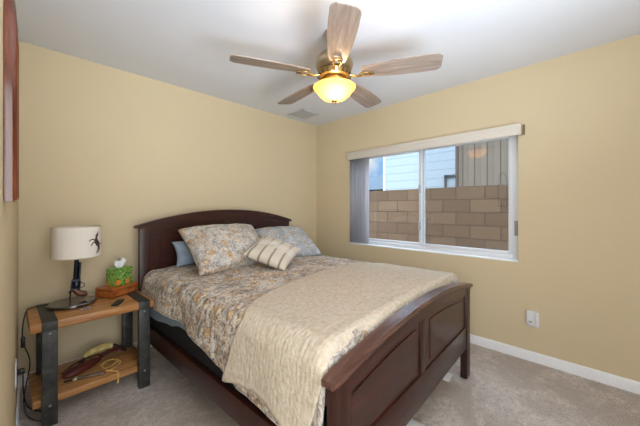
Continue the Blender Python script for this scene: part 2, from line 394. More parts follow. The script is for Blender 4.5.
for k in range(9):
    yy = 2.285 - k * .028; ang = math.radians(-24 + 13 * math.sin(k * 2.4 + .5))
    mtx = Matrix.Translation((RX + .014, yy, 0)) @ Matrix.Rotation(ang, 4, 'Z')
    b = bmesh.new(); n_ = 8; q = []
    mb = MB(); rows = []
    for zz in (WZ0 + .025, 1.922):
        row = []
        for i in range(n_ + 1):
            t = -.038 + .076 * i / n_
            row.append(mb.bm.verts.new(mtx @ Vector((t, .010 * (1 - (t / .038) ** 2), zz))))
        rows.append(row)
    for i in range(n_): mb.bm.faces.new((rows[0][i], rows[0][i + 1], rows[1][i + 1], rows[1][i]))
    s_ = bpart(mb, 'slat', m_slat)
    so = s_.modifiers.new('thick', 'SOLIDIFY'); so.thickness = .0016

# ------------------------------------------------------------------ outside
m_ground = plain('gravel', (168, 150, 128), .95, 0, .5, 60)
struct(MB().box(RX + .15, 24, -9, 16, -.22, -.12).build('ground', m_ground, smooth=False))
def block_mat():
    m = M('concrete_block', (150, 122, 98), .9, spec=.2)
    t = m.n('ShaderNodeTexCoord'); s_ = m.n('ShaderNodeSeparateXYZ'); m.l(t.outputs['Object'], s_.inputs[0])
    cb = m.n('ShaderNodeCombineXYZ'); m.l(s_.outputs[1], cb.inputs[0]); m.l(s_.outputs[2], cb.inputs[1])
    br = m.n('ShaderNodeTexBrick'); br.offset = .5
    for k_, v_ in (('Scale', 1), ('Mortar Size', .008), ('Mortar Smooth', .4), ('Brick Width', .41), ('Row Height', .2), ('Bias', 0)): br.inputs[k_].default_value = v_
    br.inputs['Color1'].default_value = srgb(134, 110, 88); br.inputs['Color2'].default_value = srgb(104, 83, 66); br.inputs['Mortar'].default_value = srgb(74, 61, 52)
    m.l(cb.outputs[0], br.inputs['Vector'])
    f = m.noise(m.coord(), 38, 5, .7); g = m.noise(m.coord(), 4, 3)
    c = m.mix(m.math('MULTIPLY', f, .5), br.outputs['Color'], (96, 74, 58)); c = m.mix(m.math('MULTIPLY', g, .35), c, (124, 100, 78))
    m.base(c); m.bump(m.math('ADD', m.math('MULTIPLY', br.outputs['Fac'], -1.2), m.math('MULTIPLY', f, .5)), .6, .02); return m.m
bw = MB().box(4.73, 4.93, -6, 11, -1.79 + .0, 0)
bwo = bw.build('block_wall', block_mat(), smooth=False, loc=(0, 0, 1.59))
tag(bwo, 'tan concrete block garden wall outside the window', 'wall')
def siding_mat():
    m = M('white_lap_siding', (225, 228, 230), .7, spec=.2)
    t = m.n('ShaderNodeTexCoord'); s_ = m.n('ShaderNodeSeparateXYZ'); m.l(t.outputs['Object'], s_.inputs[0])
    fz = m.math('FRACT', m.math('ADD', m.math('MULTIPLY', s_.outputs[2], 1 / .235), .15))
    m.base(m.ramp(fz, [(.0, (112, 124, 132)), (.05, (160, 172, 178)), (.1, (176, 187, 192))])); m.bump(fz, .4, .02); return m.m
hs = empty('white_house', (9.5, 2.2, -.12)); tag(hs, 'white lap-sided house beyond the block wall', 'house')
def hp(mb, name, mat, par=hs, base=hs):
    o = mb.build(name, mat, None, smooth=False); o.parent = par; o.matrix_parent_inverse = Matrix.Translation(-base.location); return o
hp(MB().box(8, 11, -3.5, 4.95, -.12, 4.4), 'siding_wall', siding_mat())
hp(MB().box(7.96, 11.04, 4.93, 4.99, -.12, 4.4), 'corner_trim', m_trim)
m_wgrey = plain('dark_window_trim', (70, 72, 76), .5)
wf = hp(MB().box(7.94, 8.0, 2.1, 3.06, 2.1, 2.15).box(7.94, 8.0, 3.01, 3.06, .9, 2.15).box(7.94, 8, 2.1, 2.15, .9, 2.15), 'window_trim', m_wgrey)
def t111():
    m = M('grooved_plywood_siding', (186, 172, 152), .8, spec=.2)
    t = m.n('ShaderNodeTexCoord'); s_ = m.n('ShaderNodeSeparateXYZ'); m.l(t.outputs['Object'], s_.inputs[0])
    fy = m.math('FRACT', m.math('MULTIPLY', s_.outputs[1], 1 / .205)); g = m.noise(m.coord(scale=(1, 12, 1)), 6, 4)
    c = m.ramp(fy, [(.0, (88, 77, 66)), (.07, (88, 77, 66)), (.1, (138, 124, 108)), (.5, (142, 128, 112)), (.52, (130, 116, 101)), (1., (138, 124, 108))])
    m.base(m.mix(m.math('MULTIPLY', g, .3), c, (126, 112, 97))); m.bump(m.ramp(fy, [(.07, 0.0), (.1, 1.0)]), .5, .02); return m.m
sh = empty('garden_shed', (6.6, .4, -.12)); tag(sh, 'beige shed with vertical grooved siding behind the block wall', 'shed')
hp(MB().box(5.7, 7.4, -2.2, 1.94, -.12, 2.75), 'siding_wall', t111(), sh, sh)
hp(MB().box(5.55, 7.55, -2.35, 2.0, 2.75, 2.9), 'roof', plain('shed_roof', (110, 104, 98), .9), sh, sh)
hp(MB().box(5.66, 5.70, 1.93, 1.975, -.12, 2.75), 'corner_trim', plain('brown_trim', (96, 84, 76), .7), sh, sh)
fh = empty('far_house', (15, 10, -.12)); tag(fh, 'dark teal roofed house in the distance at the left of the window', 'house')
hp(MB().box(13, 17, 6.9, 13, -.12, 1.9), 'wall', plain('blue_grey_wall', (92, 110, 118), .8), fh, fh)  # distant wall in dull blue-grey
hp(MB().prism([(12.4, 2.2), (17.5, 2.2), (15, 3.2)], 6.6, 13.4), 'roof', plain('teal_roof_tiles', (52, 70, 82), .8), fh, fh)

# ------------------------------------------------------------------ bed (local frame: u across, v towards the head)
BED = (1.5334, .6593, 0); BR = .0465
bed = tag(empty('bed', BED, BR), 'dark cherry wood bed with arched panelled headboard and footboard', 'bed')
def arch(u, zend, zpk, hw): return zend + (zpk - zend) * (1 - (u / hw) ** 2)
def board(name, v0, th, ztop_end, ztop_pk, zlow, zrail, hw, post_w, capd, mid, fields):
    """panelled board; front face at v0 (low v), thickness th"""
    N = 28
    root = MB()
    pu = hw - post_w
    # backing panel (recessed)
    us = [-pu + 2 * pu * i / N for i in range(N + 1)]
    root.prism([(-pu, zlow)] + [(pu, zlow)] + [(u, arch(u, ztop_end, ztop_pk, hw)) for u in reversed(us)], v0 + .012, v0 + th - .004)
    o = root.build(name, m_cherry, bed, angle=30)
    # posts
    for sgn in (-1, 1):
        p = MB(); a, b = sorted((sgn * hw, sgn * pu)); zt = arch(pu, ztop_end, ztop_pk, hw)
        p.rbox(a, b, v0 - .002, v0 + th + .008, 0, ztop_end + .002, .003)
        p.build('post', m_cherry_z, o)
    # rails and stile (proud of the panel)
    rl = MB(); rl.rbox(-pu + .0005, pu - .0005, v0 + .002, v0 + .016, zlow, zrail, .003); rl.build('bottom_rail', m_cherry, o)
    ra = MB(); d1, d2 = .006, .075
    ra.prism([(u, arch(u, ztop_end, ztop_pk, hw) - d1) for u in us] + [(u, arch(u, ztop_end, ztop_pk, hw) - d2) for u in reversed(us)], v0 + .002, v0 + .016)
    ra.build('top_rail', m_cherry, o)
    st = MB(); st.rbox(mid - .03, mid + .03, v0 + .003, v0 + .016, zrail, arch(0, ztop_end, ztop_pk, hw) - d2 + .002, .002); st.build('stile', m_cherry_z, o)
    # raised fields
    for a, b in fields:
        n = 12
        for k_, (ins, vv) in enumerate(((.0, v0 + .0065),)):
            fu = [a + ins + (b - a - 2 * ins) * i / n for i in range(n + 1)]
            outer = [(a + ins, zrail + .03)] + [(b - ins, zrail + .03)] + [(u, arch(u, ztop_end, ztop_pk, hw) - d2 - .03) for u in reversed(fu)]
            f_ = MB(); f_.prism(outer, vv, v0 + .0125)
            bmesh.ops.bevel(f_.bm, geom=[e for e in f_.bm.edges if all(abs(vt.co.y - vv) < 1e-6 for vt in e.verts)], offset=.006, segments=1, affect='EDGES')
            f_.build('panel', m_cherry, o, angle=25)
    # cap: arched moulding
    c = MB(); hw2 = hw + .034; us2 = [-hw2 + 2 * hw2 * i / 40 for i in range(41)]
    def A(u): return arch(u, ztop_end, ztop_pk, hw)
    c.prism([(u, A(u) + .022) for u in us2] + [(u, A(u) - .002) for u in reversed(us2)], v0 - .014, v0 + capd - .014)
    bmesh.ops.bevel(c.bm, geom=c.bm.edges[:], offset=.005, segments=2, affect='EDGES')
    c.build('cap', m_cherry_sheen if name == 'footboard' else m_cherry, o, angle=45)
    c2 = MB(); us3 = [-hw + 2 * hw * i / 40 for i in range(41)]
    c2.prism([(u, A(u) - .001) for u in us3] + [(u, A(u) - .016) for u in reversed(us3)], v0 - .006, v0 + th + .006)
    c2.build('cove_moulding', m_cherry, o, angle=45)
    return o
board('footboard', .014, .036, .668, .748, .225, .385, .808, .085, .058, -.065, ((-.715, -.135), (.036, .640)))
board('headboard', 2.045, .040, 1.105, 1.222, .25, .62, .808, .075, .062, -.03, ((-.655, -.15), (.09, .655)))
for sgn in (-1, 1):
    a, b = sorted((sgn * .802, sgn * .772))
    MB().rbox(a, b, .052, 2.042, .225, .345, .003).build('side_rail', m_cherry, bed)
for k in range(9): MB().box(-.77, .77, .2 + k * .21, .28 + k * .21, .262, .28).build('slat', m_oak, bed)
# white boards lying under the bed
def bedthing(o): o.location = BED; o.rotation_euler = (0, 0, BR); return o
for (u0, u1, v0, v1, lab) in ((-.03, .055, -.005, .62, 'white board lying on the carpet and poking out under the middle of the footboard'),
                              (.60, .69, .10, .72, 'white board lying on the carpet behind the right leg of the footboard')):
    t = bedthing(MB().rbox(u0, u1, v0, v1, .001, .022, .003).build('board', m_plast)); tag(t, lab, 'board')

bs = bedthing(MB().rbox(-.765, .765, .058, 2.035, .283, .485, .02, 3).build('box_spring', m_blackspring))
tag(bs, 'black box spring showing between bed rail and bedding', 'box spring')
ma = bedthing(MB().rbox(-.765, .765, .115, 2.035, .487, .715, .045, 4).build('mattress', m_mattress))
tag(ma, 'white mattress under the floral quilt', 'mattress')

def drape(name, mat, vrange, hemL, hemR, off, nu=150, nv=110, crumple=.006, vedge=None, hw=.775, top=.722, vfoot=None, wave=.016, seed=0, thick=.008, vstart=None, fdrop=.03):
    """cloth lying over the bed; hemL(v), hemR(v) = hem heights. vedge(t) bends the head-side edge"""
    bm = bmesh.new(); R = .06 + off
    hw2 = hw + off; topz = top + off
    grid = []
    v0, v1 = vrange
    for j in range(nv + 1):
        row = []
        for i in range(nu + 1):
            t = -1 + 2 * i / nu
            vhi = vedge(t) if vedge else v1
            va_ = vstart(t) if vstart else v0; v = va_ + (vhi - va_) * j / nv
            flat = hw2 - R
            zl = hemL(v) if t < 0 else hemR(v)
            drop = topz - R - zl; L = flat + R * PI / 2 + drop
            s_ = abs(t) * L
            if s_ < flat: u, z, n_ = s_, topz, Vector((0, 0, 1))
            elif s_ < flat + R * PI / 2:
                a = (s_ - flat) / R; u, z = flat + R * math.sin(a), topz - R + R * math.cos(a); n_ = Vector((math.sin(a), 0, math.cos(a)))
            else:
                d = s_ - flat - R * PI / 2; u, z = hw2 + .04 * d, topz - R - d; n_ = Vector((1, 0, 0))
                fr_ = d / max(drop, .01)
                u += wave * fr_ * (math.sin(v * 9 + 1.3 * math.sin(v * 4 + seed)) * .6 + .5) + .012 * fr_
            sg = -1 if t < 0 else 1
            z += .022 * max(0, 1 - (u / hw2) ** 2)
            # soft lift toward the pillows, soft droop at foot
            p = Vector((sg * u, v, z)); n_ = Vector((sg * n_.x, 0, n_.z))
            q = Vector((sg * s_, v, seed))
            h = crumple * (noise.noise(q * 5) + .6 * noise.noise(q * 13) + .35 * noise.noise(q * 30))
            p += n_ * (h + (crumple * 1.2 if crumple else 0))
            if vfoot is not None and v < vfoot + .04:
                k = (vfoot + .04 - v) / .04; p.z -= fdrop * k * k * max(.0, n_.z)
            row.append(bm.verts.new(p))
        grid.append(row)
    for j in range(nv):
        for i in range(nu):
            bm.faces.new((grid[j][i], grid[j][i + 1], grid[j + 1][i + 1], grid[j + 1][i]))
    me = bpy.data.meshes.new(name); bm.to_mesh(me); bm.free(); me.materials.append(mat)
    for p in me.polygons: p.use_smooth = True
    o = bpy.data.objects.new(name, me); COL.objects.link(o); bedthing(o)
    so = o.modifiers.new('thick', 'SOLIDIFY'); so.thickness = thick; so.offset = 1
    return o
def interp(pts):
    def f(x):
        if x <= pts[0][0]: return pts[0][1]
        for (a, b), (c, d) in zip(pts, pts[1:]):
            if x <= c:
                t = (x - a) / (c - a); t = t * t * (3 - 2 * t); return b + (d - b) * t
        return pts[-1][1]
    return f
sheet = drape('bed_sheet', m_blue, (.15, 2.03), interp([(.3, .50), (1.3, .50), (1.45, .47), (1.75, .435), (2.0, .43)]), lambda v: .5, -.004, crumple=.0, wave=.006, seed=3, thick=.003)
tag(sheet, 'slate blue bed sheet hanging out below the quilt near the headboard', 'sheet')
hemq = interp([(.07, .40), (.33, .405), (.6, .415), (.65, .44), (.76, .465), (.97, .512), (1.24, .555), (1.48, .552), (1.73, .530), (2.0, .50)])
quilt = drape('quilt', m_quilt, (.066, 1.99), hemq, lambda v: .45, .012, crumple=.007, vfoot=.075, fdrop=.06, seed=1, thick=.010)
tag(quilt, 'tan and grey floral quilt covering the bed', 'quilt')
# white binding along the near hem of the quilt
me = quilt.data; nvx = 150 + 1
hb = MB(); pts = [me.vertices[j * nvx].co.copy() for j in range(2, 109)]
hb.tube([p + Vector((-.004, 0, -.001)) for p in pts], .0055, 6)
hb.build('hem_binding', m_hem, quilt)
hemt = interp([(.05, .34), (.12, .36), (.2, .385), (.285, .435), (.36, .462), (.45, .466), (.55, .456), (.70, .428)])
ve = interp([(-1, .685), (-.88, .655), (-.74, .605), (-.66, .655), (-.58, .71), (-.42, .765), (-.2, .815), (.05, .855), (.35, .86), (.55, .80), (.75, .70), (1, .68)])
def hem_side(v): return hemt(v)
cov = drape('coverlet', m_cover, (.062, .86), hem_side, lambda v: .45, .030, crumple=.0028, vedge=ve, vfoot=.075, nu=150, nv=60, wave=.012, seed=5, thick=.008, fdrop=.085, vstart=lambda t: .062 + .085 * max(0, (abs(t) - .70) / .30))
tag(cov, 'cream quilted coverlet folded across the foot of the bed', 'coverlet')

# ---- pillows
def pillow(name, mat, BL, BRt, TL, TR, depth, label, group=None, flange=0, n=36, wr=.006, seed=0, sag=.0):
    BL, BRt, TL, TR = map(Vector, (BL, BRt, TL, TR))
    nrm = (BRt - BL).cross(TL - BL).normalized()      # faces the room (-v) when BL->BR is +u and BL->TL is up
    bm = bmesh.new(); uvl = bm.loops.layers.uv.new('UVMap'); sides = []; idx = {}
    for side in (1, -1):
        g = []
        for j in range(n + 1):
            row = []
            for i in range(n + 1):
                a, b = i / n, j / n
                x, y = 2 * a - 1, 2 * b - 1
                e = max(0, (1 - abs(x) ** 2.6)) ** .5 * max(0, (1 - abs(y) ** 2.6)) ** .5
                if flange:
                    fx = min(1, (1 - abs(x)) / flange); fy = min(1, (1 - abs(y)) / flange); k = max(0, min(fx, fy))
                    e *= k if k < 1 else 1
                pin = .045
                a2 = a - pin * x * (1 - y * y) * .9; b2 = b - pin * y * (1 - x * x) * .9
                p = BL * (1 - a2) * (1 - b2) + BRt * a2 * (1 - b2) + TL * (1 - a2) * b2 + TR * a2 * b2
                p += nrm * side * depth * .5 * e
                q = Vector((a * 3, b * 3, seed + side))
                p += nrm * side * wr * e * (noise.noise(q * 2) + .6 * noise.noise(q * 5)) * 1.6
                p.z -= sag * e
                if side == -1 and (i in (0, n) or j in (0, n)): row.append(sides[0][j][i])
                else: row.append(bm.verts.new(p))
                idx[row[-1]] = (a, b)
            g.append(row)
        sides.append(g)
        for j in range(n):
            for i in range(n):
                q = [g[j][i], g[j][i + 1], g[j + 1][i + 1], g[j + 1][i]]
                if side == -1: q.reverse()
                f_ = bm.faces.new(q)
                for lp in f_.loops: lp[uvl].uv = idx[lp.vert]
    bmesh.ops.recalc_face_normals(bm, faces=bm.faces[:])
    me = bpy.data.meshes.new(name); bm.to_mesh(me); bm.free(); me.materials.append(mat)
    for p in me.polygons: p.use_smooth = True
    o = bpy.data.objects.new(name, me); COL.objects.link(o); bedthing(o); tag(o, label, 'pillow', group)
    return o
pillow('pillow', m_blue, (-.60, 1.86, .775), (.0, 1.88, .775), (-.60, 1.955, .975), (.0, 1.965, .985), .13, 'slate blue pillow tucked behind the large floral sham at the left', None, seed=2, wr=.016)
pillow('pillow', m_sham, (-.62, 1.40, .78), (.10, 1.47, .785), (-.575, 1.915, 1.08), (.185, 1.925, 1.08), .25, 'large floral sham leaning at the left of the headboard', None, seed=4)
pillow('pillow', m_sham_blue, (.10, 1.50, .785), (.715, 1.42, .765), (.19, 1.935, 1.03), (.89, 1.93, 1.02), .23, 'large pale blue floral sham leaning at the right, behind the striped cushion', None, seed=8)
pillow('cushion', m_stripe, (-0.282, 1.397, 0.889), (-0.099, 1.086, 0.778), (0.054, 1.559, 1.01), (0.24, 1.244, 0.886), .13, 'small square linen cushion with brown stripes propped on the shams', None, seed=9)

# ------------------------------------------------------------------ nightstand
ns = tag(empty('nightstand', (.32, 2.5, 0), .04), 'rustic oak nightstand with steel strap legs and a lower shelf', 'nightstand')
def npart(mb, name, mat, par=ns, angle=40):
    o = mb.build(name, mat, None, angle=angle); o.parent = par
    if par is ns: o.matrix_parent_inverse = Matrix.Translation(-ns.location)
    return o
m_bolt = plain('steel_bolt', (150, 160, 170), .3, .9)
NX0, NX1, NY0, NY1 = -.004, .624, 2.285, 2.72
npart(MB().rbox(NX0, NX1, NY0, NY1, .552, .602, .004), 'tabletop', m_oak)
npart(MB().rbox(NX0 + .012, NX1 - .02, NY0 + .035, NY1 + .03, .108, .150, .004), 'shelf', m_oak)
for x0 in (.044, .529):
    for y0, y1 in ((NY0 - .008, NY0 + .034), (NY1 - .034, NY1 + .004)):
        l_ = npart(MB().rbox(x0, x0 + .068, y0, y1, 0, .5515 if y0 > 2.5 else .5515, .003), 'leg', m_steel)
        if y0 < 2.5:
            for zz in (.535, .12): npart(MB().sphere((x0 + .034, y0 - .001, zz), .007, 10, (1, .5, 1)), 'bolt', m_bolt, l_)
    st = MB(); st.rbox(x0, x0 + .068, NY0 - .008, NY1 + .004, .602, .6065, .0015).rbox(x0, x0 + .068, NY0 - .008, NY0 - .001, .552, .6065, .0015)
    npart(st, 'strap', m_steel)

# ---- lamp
LC = Vector((.222, 2.575, .607))
lamp = tag(empty('table_lamp', LC), 'revolver shaped table lamp with a cream drum shade on the nightstand', 'lamp')
m_basegl = plain('black_glass', (70, 68, 66), .08, 0)
b = MB(); b.lathe([(0, 0), (.97, 0), (1.0, .006), (1.0, .016), (.985, .020), (0, .020)], 48, Matrix.Diagonal((.126, .122, 1, 1)))
o = b.build('base', m_basegl, lamp, loc=(-.012, -.01, 0)); o.rotation_euler = (0, 0, .12)
b = MB(); b.lathe([(1.0, .002), (1.03, .006), (1.03, .014), (1.0, .018)], 48, Matrix.Diagonal((.1265, .1225, 1, 1)), closed=True)
o = b.build('base_rim', plain('chrome_rim', (150, 150, 152), .15, 1), lamp, loc=(-.012, -.01, 0)); o.rotation_euler = (0, 0, .12)
# revolver, muzzle up, grip to the right; x right, z up
def gp(mb, name, mat, par=lamp): return mb.build(name, mat, par)
tilt = Matrix.Translation((.004, 0, .088)) @ Matrix.Rotation(math.radians(3), 4, 'Y') @ Matrix.Diagonal((1.25, 1.5, .95, 1))
fr_poly = [(-.024, .012), (-.020, .078), (-.016, .085), (.018, .085), (.020, .012), (.016, .0), (-.012, -.004)]
gun = MB().prism(fr_poly, -.008, .008, tilt); bmesh.ops.bevel(gun.bm, geom=gun.bm.edges[:], offset=.0025, segments=2, affect='EDGES')
gf = gp(gun, 'revolver_frame', m_gunblue)
bar = MB().lathe([(.0095, .08), (.0105, .085), (.0105, .255), (.006, .258)], 16, tilt @ Matrix.Translation((-.004, 0, 0)))
bar.lathe([(.0055, .085), (.0055, .20), (.003, .203)], 10, tilt @ Matrix.Translation((.012, 0, 0)))
bar.prism([(-.016, .235), (-.013, .252), (-.022, .248)], -.002, .002, tilt); gp(bar, 'barrel', m_gunblue)
cy = MB().lathe([(.012, .016), (.0185, .020), (.0195, .028), (.0195, .062), (.016, .070)], 18, tilt @ Matrix.Translation((.001, 0, 0))); gp(cy, 'cylinder', m_gunblue)
gr = MB().tube([tilt @ Vector(p) for p in ((-.006, 0, .012), (.004, 0, -.006), (.018, 0, -.022), (.036, 0, -.030), (.050, 0, -.026))], [.017, .020, .021, .022, .017], 12, 6, 1.0)
gp(gr, 'grip', m_walnut)
tg = MB().tube([tilt @ Vector(p) for p in ((.020, 0, .052), (.034, 0, .046), (.038, 0, .032), (.030, 0, .018), (.018, 0, .014))], .0025, 6, 5); gp(tg, 'trigger_guard', m_gunblue)
hm = MB().tube([tilt @ Vector(p) for p in ((-.016, 0, .008), (-.024, 0, -.006), (-.028, 0, -.014))], [.006, .005, .003], 8, 4); gp(hm, 'hammer', m_gunblue)
gp(MB().tube([(-.024, 0, .018), (-.024, 0, .05), (-.018, 0, .092)], .004, 8, 4), 'stand_rod', m_gunblue)
st = MB().lathe([(.006, .30), (.006, .345), (.014, .348), (.014, .40), (.003, .402)], 12, Matrix.Translation((.026, 0, 0))); gp(st, 'socket', m_brass)
SR, SZ0, SZ1, SX = .133, .318, .526, .012
shd = MB().lathe([(SR, SZ0), (SR, SZ1), (SR - .003, SZ1), (SR - .003, SZ0)], 56, Matrix.Translation((SX, 0, 0)), closed=True); so = gp(shd, 'shade', m_shade)
m_tape = plain('cream_tape', (206, 190, 164), .8)
for zz in (SZ0 - .001, SZ1 - .003): MB().lathe([(SR + .001, zz), (SR + .001, zz + .005), (SR - .0035, zz + .005), (SR - .0035, zz)], 56, Matrix.Translation((SX, 0, 0)), closed=True).build('rim_tape', m_tape, so)
sp = MB()
for k in range(3):
    a = k * 2 * PI / 3 + .4; sp.tube([(SX, 0, .40), (SX + SR * math.cos(a) * .98, SR * math.sin(a) * .98, SZ1 - .012)], .0015, 6)
sp.tube([(.026, 0, .40), (SX, 0, .40)], .003, 6); sp.build('spider', m_nickel, so)
# rearing horse emblem on the shade (strokes in picture-like units, wrapped on the drum)
em = MB(); camaz = math.radians(-95)
def onshade(px, y, r=SR + .0012):
    a = camaz + math.asin(max(-.985, min(.985, (px - 77) / 26.5))); z = SZ1 - .018 - (y - 229.5) * .0066
    return Vector((SX + r * math.cos(a), r * math.sin(a), z))
def stroke(pts, ws):
    pp = catmull([Vector((x, y, 0)) for x, y in pts], 6); n = len(pp); A = []; B = []
    for i, p in enumerate(pp):
        t = (pp[min(i + 1, n - 1)] - pp[max(i - 1, 0)]).normalized(); nn = Vector((-t.y, t.x, 0))
        f_ = i / (n - 1) * (len(ws) - 1); k = min(int(f_), len(ws) - 2); w_ = ws[k] + (ws[k + 1] - ws[k]) * (f_ - k)
        A.append((p + nn * w_ * .5)); B.append((p - nn * w_ * .5))
    for i in range(n - 1):
        q = [A[i], A[i + 1], B[i + 1], B[i]]
        em.bm.faces.new([em.bm.verts.new(onshade(c.x, c.y)) for c in q])
stroke([(96.2, 239.5), (97.5, 243), (99.3, 246.5)], [3.0, 4.6, 3.8])          # body
stroke([(96.6, 240.5), (97.2, 237.5), (98.3, 235), (97.4, 236.8)], [2.8, 2.2, 1.8, .8])  # neck
stroke([(98.6, 234.2), (96.2, 236.8)], [2.2, 1.3])                             # head
stroke([(98.2, 234.8), (99.0, 232.2)], [1.0, .4])                              # ear
stroke([(96.2, 241.2), (93.0, 239.6), (91.0, 240.2), (89.0, 241.4)], [1.6, 1.2, 1.0, .8])
stroke([(96.0, 242.4), (93.6, 243.2), (92.0, 245.0), (91.2, 246.6)], [1.6, 1.2, .9, .8])
stroke([(98.8, 246.0), (99.4, 249), (98.6, 251.5), (97.2, 254.4)], [2.4, 1.5, 1.0, 1.0])
stroke([(99.6, 246.6), (100.4, 248.8), (99.9, 251.8), (99.0, 253.6)], [2.0, 1.2, .8, .8])
stroke([(100.0, 245.0), (101.2, 244.6), (101.4, 247)], [1.2, .9, .4])
emo = em.build('horse_emblem', plain('dark_brown_print', (72, 52, 46), .8), so, smooth=False); emo['label'] = 'dark brown rearing horse emblem'
# cord with inline switch
cd = MB(); cw = lambda p: Vector(p) - LC
cd.tube([cw(p) for p in ((.10, 2.63, .615), (.06, 2.65, .613), (.02, 2.655, .611), (-.008, 2.63, .603), (-.021, 2.58, .56), (-.027, 2.56, .50), (-.025, 2.55, .44), (-.014, 2.55, .39), (.002, 2.56, .33), (.006, 2.565, .27), (-.008, 2.55, .18), (-.02, 2.50, .10), (-.01, 2.45, .03), (.02, 2.40, .008), (.05, 2.36, .006), (.09, 2.40, .006), (.05, 2.47, .007), (.0, 2.52, .03), (-.02, 2.44, .16), (-.022, 2.36, .30), (-.022, 2.27, .37), (-.030, 2.2, .395)) ], .0032, 7, 5)
cdo = gp(cd, 'power_cord', m_black)
MB().rbox(-.010, .010, -.008, .008, -.032, .032, .004, 2, Matrix.Translation(cw((-.0235, 2.549, .430)))).build('inline_switch', m_black, cdo)
MB().rbox(-.014, .014, -.016, .016, -.012, .012, .003, 2, Matrix.Translation(cw((-.028, 2.19, .397)))).build('plug', m_black, cdo)

pk = tag(empty('pocket_knife', (.262, 2.385, .603), .35), 'small silver folded pocket knife on the tabletop in front of the lamp', 'knife')
MB().rbox(-.032, .032, -.007, .007, 0, .011, .003, 3).build('handle', plain('silver_handle', (176, 182, 190), .25, .9), pk)
MB().rbox(-.028, .022, .0072, .0105, .003, .0085, .001).build('blade', plain('folded_blade', (150, 152, 156), .2, .9), pk)
# ---- wooden box, tissue box, remote
bx = tag(empty('wooden_box', (.480, 2.650, .6065), math.radians(33)), 'small reddish wooden box with finger-jointed corners under the tissue box', 'box')
bd = MB().rbox(-.110, .110, -.078, .078, 0, .046, .002).build('body', m_boxwood, bx)
MB().rbox(-.112, .112, -.080, .080, .048, .066, .004).build('lid', m_boxwood, bx)
m_joint = plain('dark_end_grain', (104, 54, 26), .4)
for k in range(3):
    for sx in (-1, 1):
        for sy in (-1, 1): MB().box(sx * .0935 - .017, sx * .0935 + .017, sy * .0785 - .0006, sy * .0785 + .0006, .003 + k * .013, .0095 + k * .013).build('finger_joint', m_joint, bd, smooth=False)
MB().lathe([(.006, 0), (.006, .003), (.003, .005)], 12, Matrix.Translation((0, -.0785, .040)) @ Matrix.Rotation(PI / 2, 4, 'X')).build('clasp', m_brass, bx)
def tissue_mat():
    m = M('green_printed_card', (90, 170, 70), .5); v = m.coord()
    n = m.noise(v, 26, 3, .6, 2.2)
    col = m.ramp(n, [(.36, (12, 62, 32)), (.44, (40, 124, 48)), (.50, (120, 176, 70)), (.54, (196, 196, 96)), (.60, (36, 116, 60))])
    vo = m.n('ShaderNodeTexVoronoi'); vo.inputs['Scale'].default_value = 15; m.l(v, vo.inputs['Vector'])
    sc_ = m.n('ShaderNodeSeparateColor'); m.l(vo.outputs['Color'], sc_.inputs[0])
    k = m.math('MULTIPLY', m.ramp(vo.outputs['Distance'], [(.30, 1.0), (.36, 0.0)]), m.ramp(sc_.outputs[0], [(.34, 1.0), (.36, 0.0)]))
    m.base(m.mix(k, col, (226, 132, 48))); return m.m
tb = tag(empty('tissue_box', (.494, 2.656, .673), math.radians(33)), 'green patterned tissue box on the small wooden box', 'tissue box')
MB().rbox(-.065, .065, -.052, .052, 0, .130, .002).build('box', tissue_mat(), tb)
ts = MB(); N = 14; gl = []
for i in range(N + 1):
    r_ = []
    for j in range(7):
        t = i / N - .5; h = j / 6
        x = t * (.05 + .035 * h) + .012 * h; y = (.012 + .010 * h) * math.sin(i * 1.9 + h) + .006 * h
        z = .1295 + h * (.062 - .05 * t * t * 4 * .5 + .012 * math.sin(i * 1.3))
        r_.append(ts.bm.verts.new((x, y, z)))
    gl.append(r_)
for i in range(N):
    for j in range(6): ts.bm.faces.new((gl[i][j], gl[i + 1][j], gl[i + 1][j + 1], gl[i][j + 1]))
o = ts.build('tissue', plain('white_tissue', (240, 240, 242), .9), tb, angle=180); q = o.modifiers.new('t', 'SOLIDIFY'); q.thickness = .001
rm = tag(empty('remote_control', (.432, 2.375, .6025), math.radians(62)), 'small black remote control lying on the nightstand in front of the wooden box', 'remote')
MB().rbox(-.062, .062, -.021, .021, 0, .014, .005, 3).build('body', m_black, rm)
m_btn = plain('grey_buttons', (70, 72, 76), .5)
for i in range(4):
    for j in range(2): MB().rbox(-.040 + i * .022, -.028 + i * .022, -.012 + j * .014, -.003 + j * .014, .0138, .0155, .0008).build('button', m_btn, rm)

# ---- shelf contents
SZ = .1505
hn = tag(empty('powder_horn', (.36, 2.66, SZ)), 'cream powder horn with a dark tip lying at the back of the nightstand shelf', 'powder horn')
hpts = [(-.085, -.05, .045), (-.05, -.010, .052), (0, .022, .056), (.05, .035, .054), (.095, .028, .046)]
mh = M('yellowed_horn', (214, 196, 134), .35); f = mh.noise(mh.coord(), 22, 4); mh.base(mh.ramp(f, [(.3, (176, 150, 86)), (.55, (216, 196, 130)), (.75, (232, 220, 172))]))
MB().tube(hpts, [.014, .024, .029, .027, .020], 16, 6).build('horn', mh.m, hn)
MB().tube([(.095, .028, .046), (.125, .012, .036), (.150, -.02, .026), (.165, -.055, .018)], [.020, .014, .011, .007], 12, 5).build('tip', m_darkleather, hn)
MB().tube([(-.085, -.05, .045), (-.102, -.066, .034), (-.118, -.082, .018)], [.0135, .011, .007], 12, 4).build('stopper', m_darkleather, hn)
ho = tag(empty('leather_holster', (.27, 2.52, SZ)), 'oxblood leather holster lying on the nightstand shelf', 'holster')
hl = MB(); outl = [(-.135, -.035), (-.12, -.062), (-.085, -.075), (-.03, -.055), (.03, -.02), (.085, .035), (.115, .075), (.10, .105), (.05, .085), (-.02, .055), (-.09, .02)]
n = len(outl); c0 = Vector((-.01, .005, .052)); ring0 = [hl.bm.verts.new((x, y, .004)) for x, y in outl]
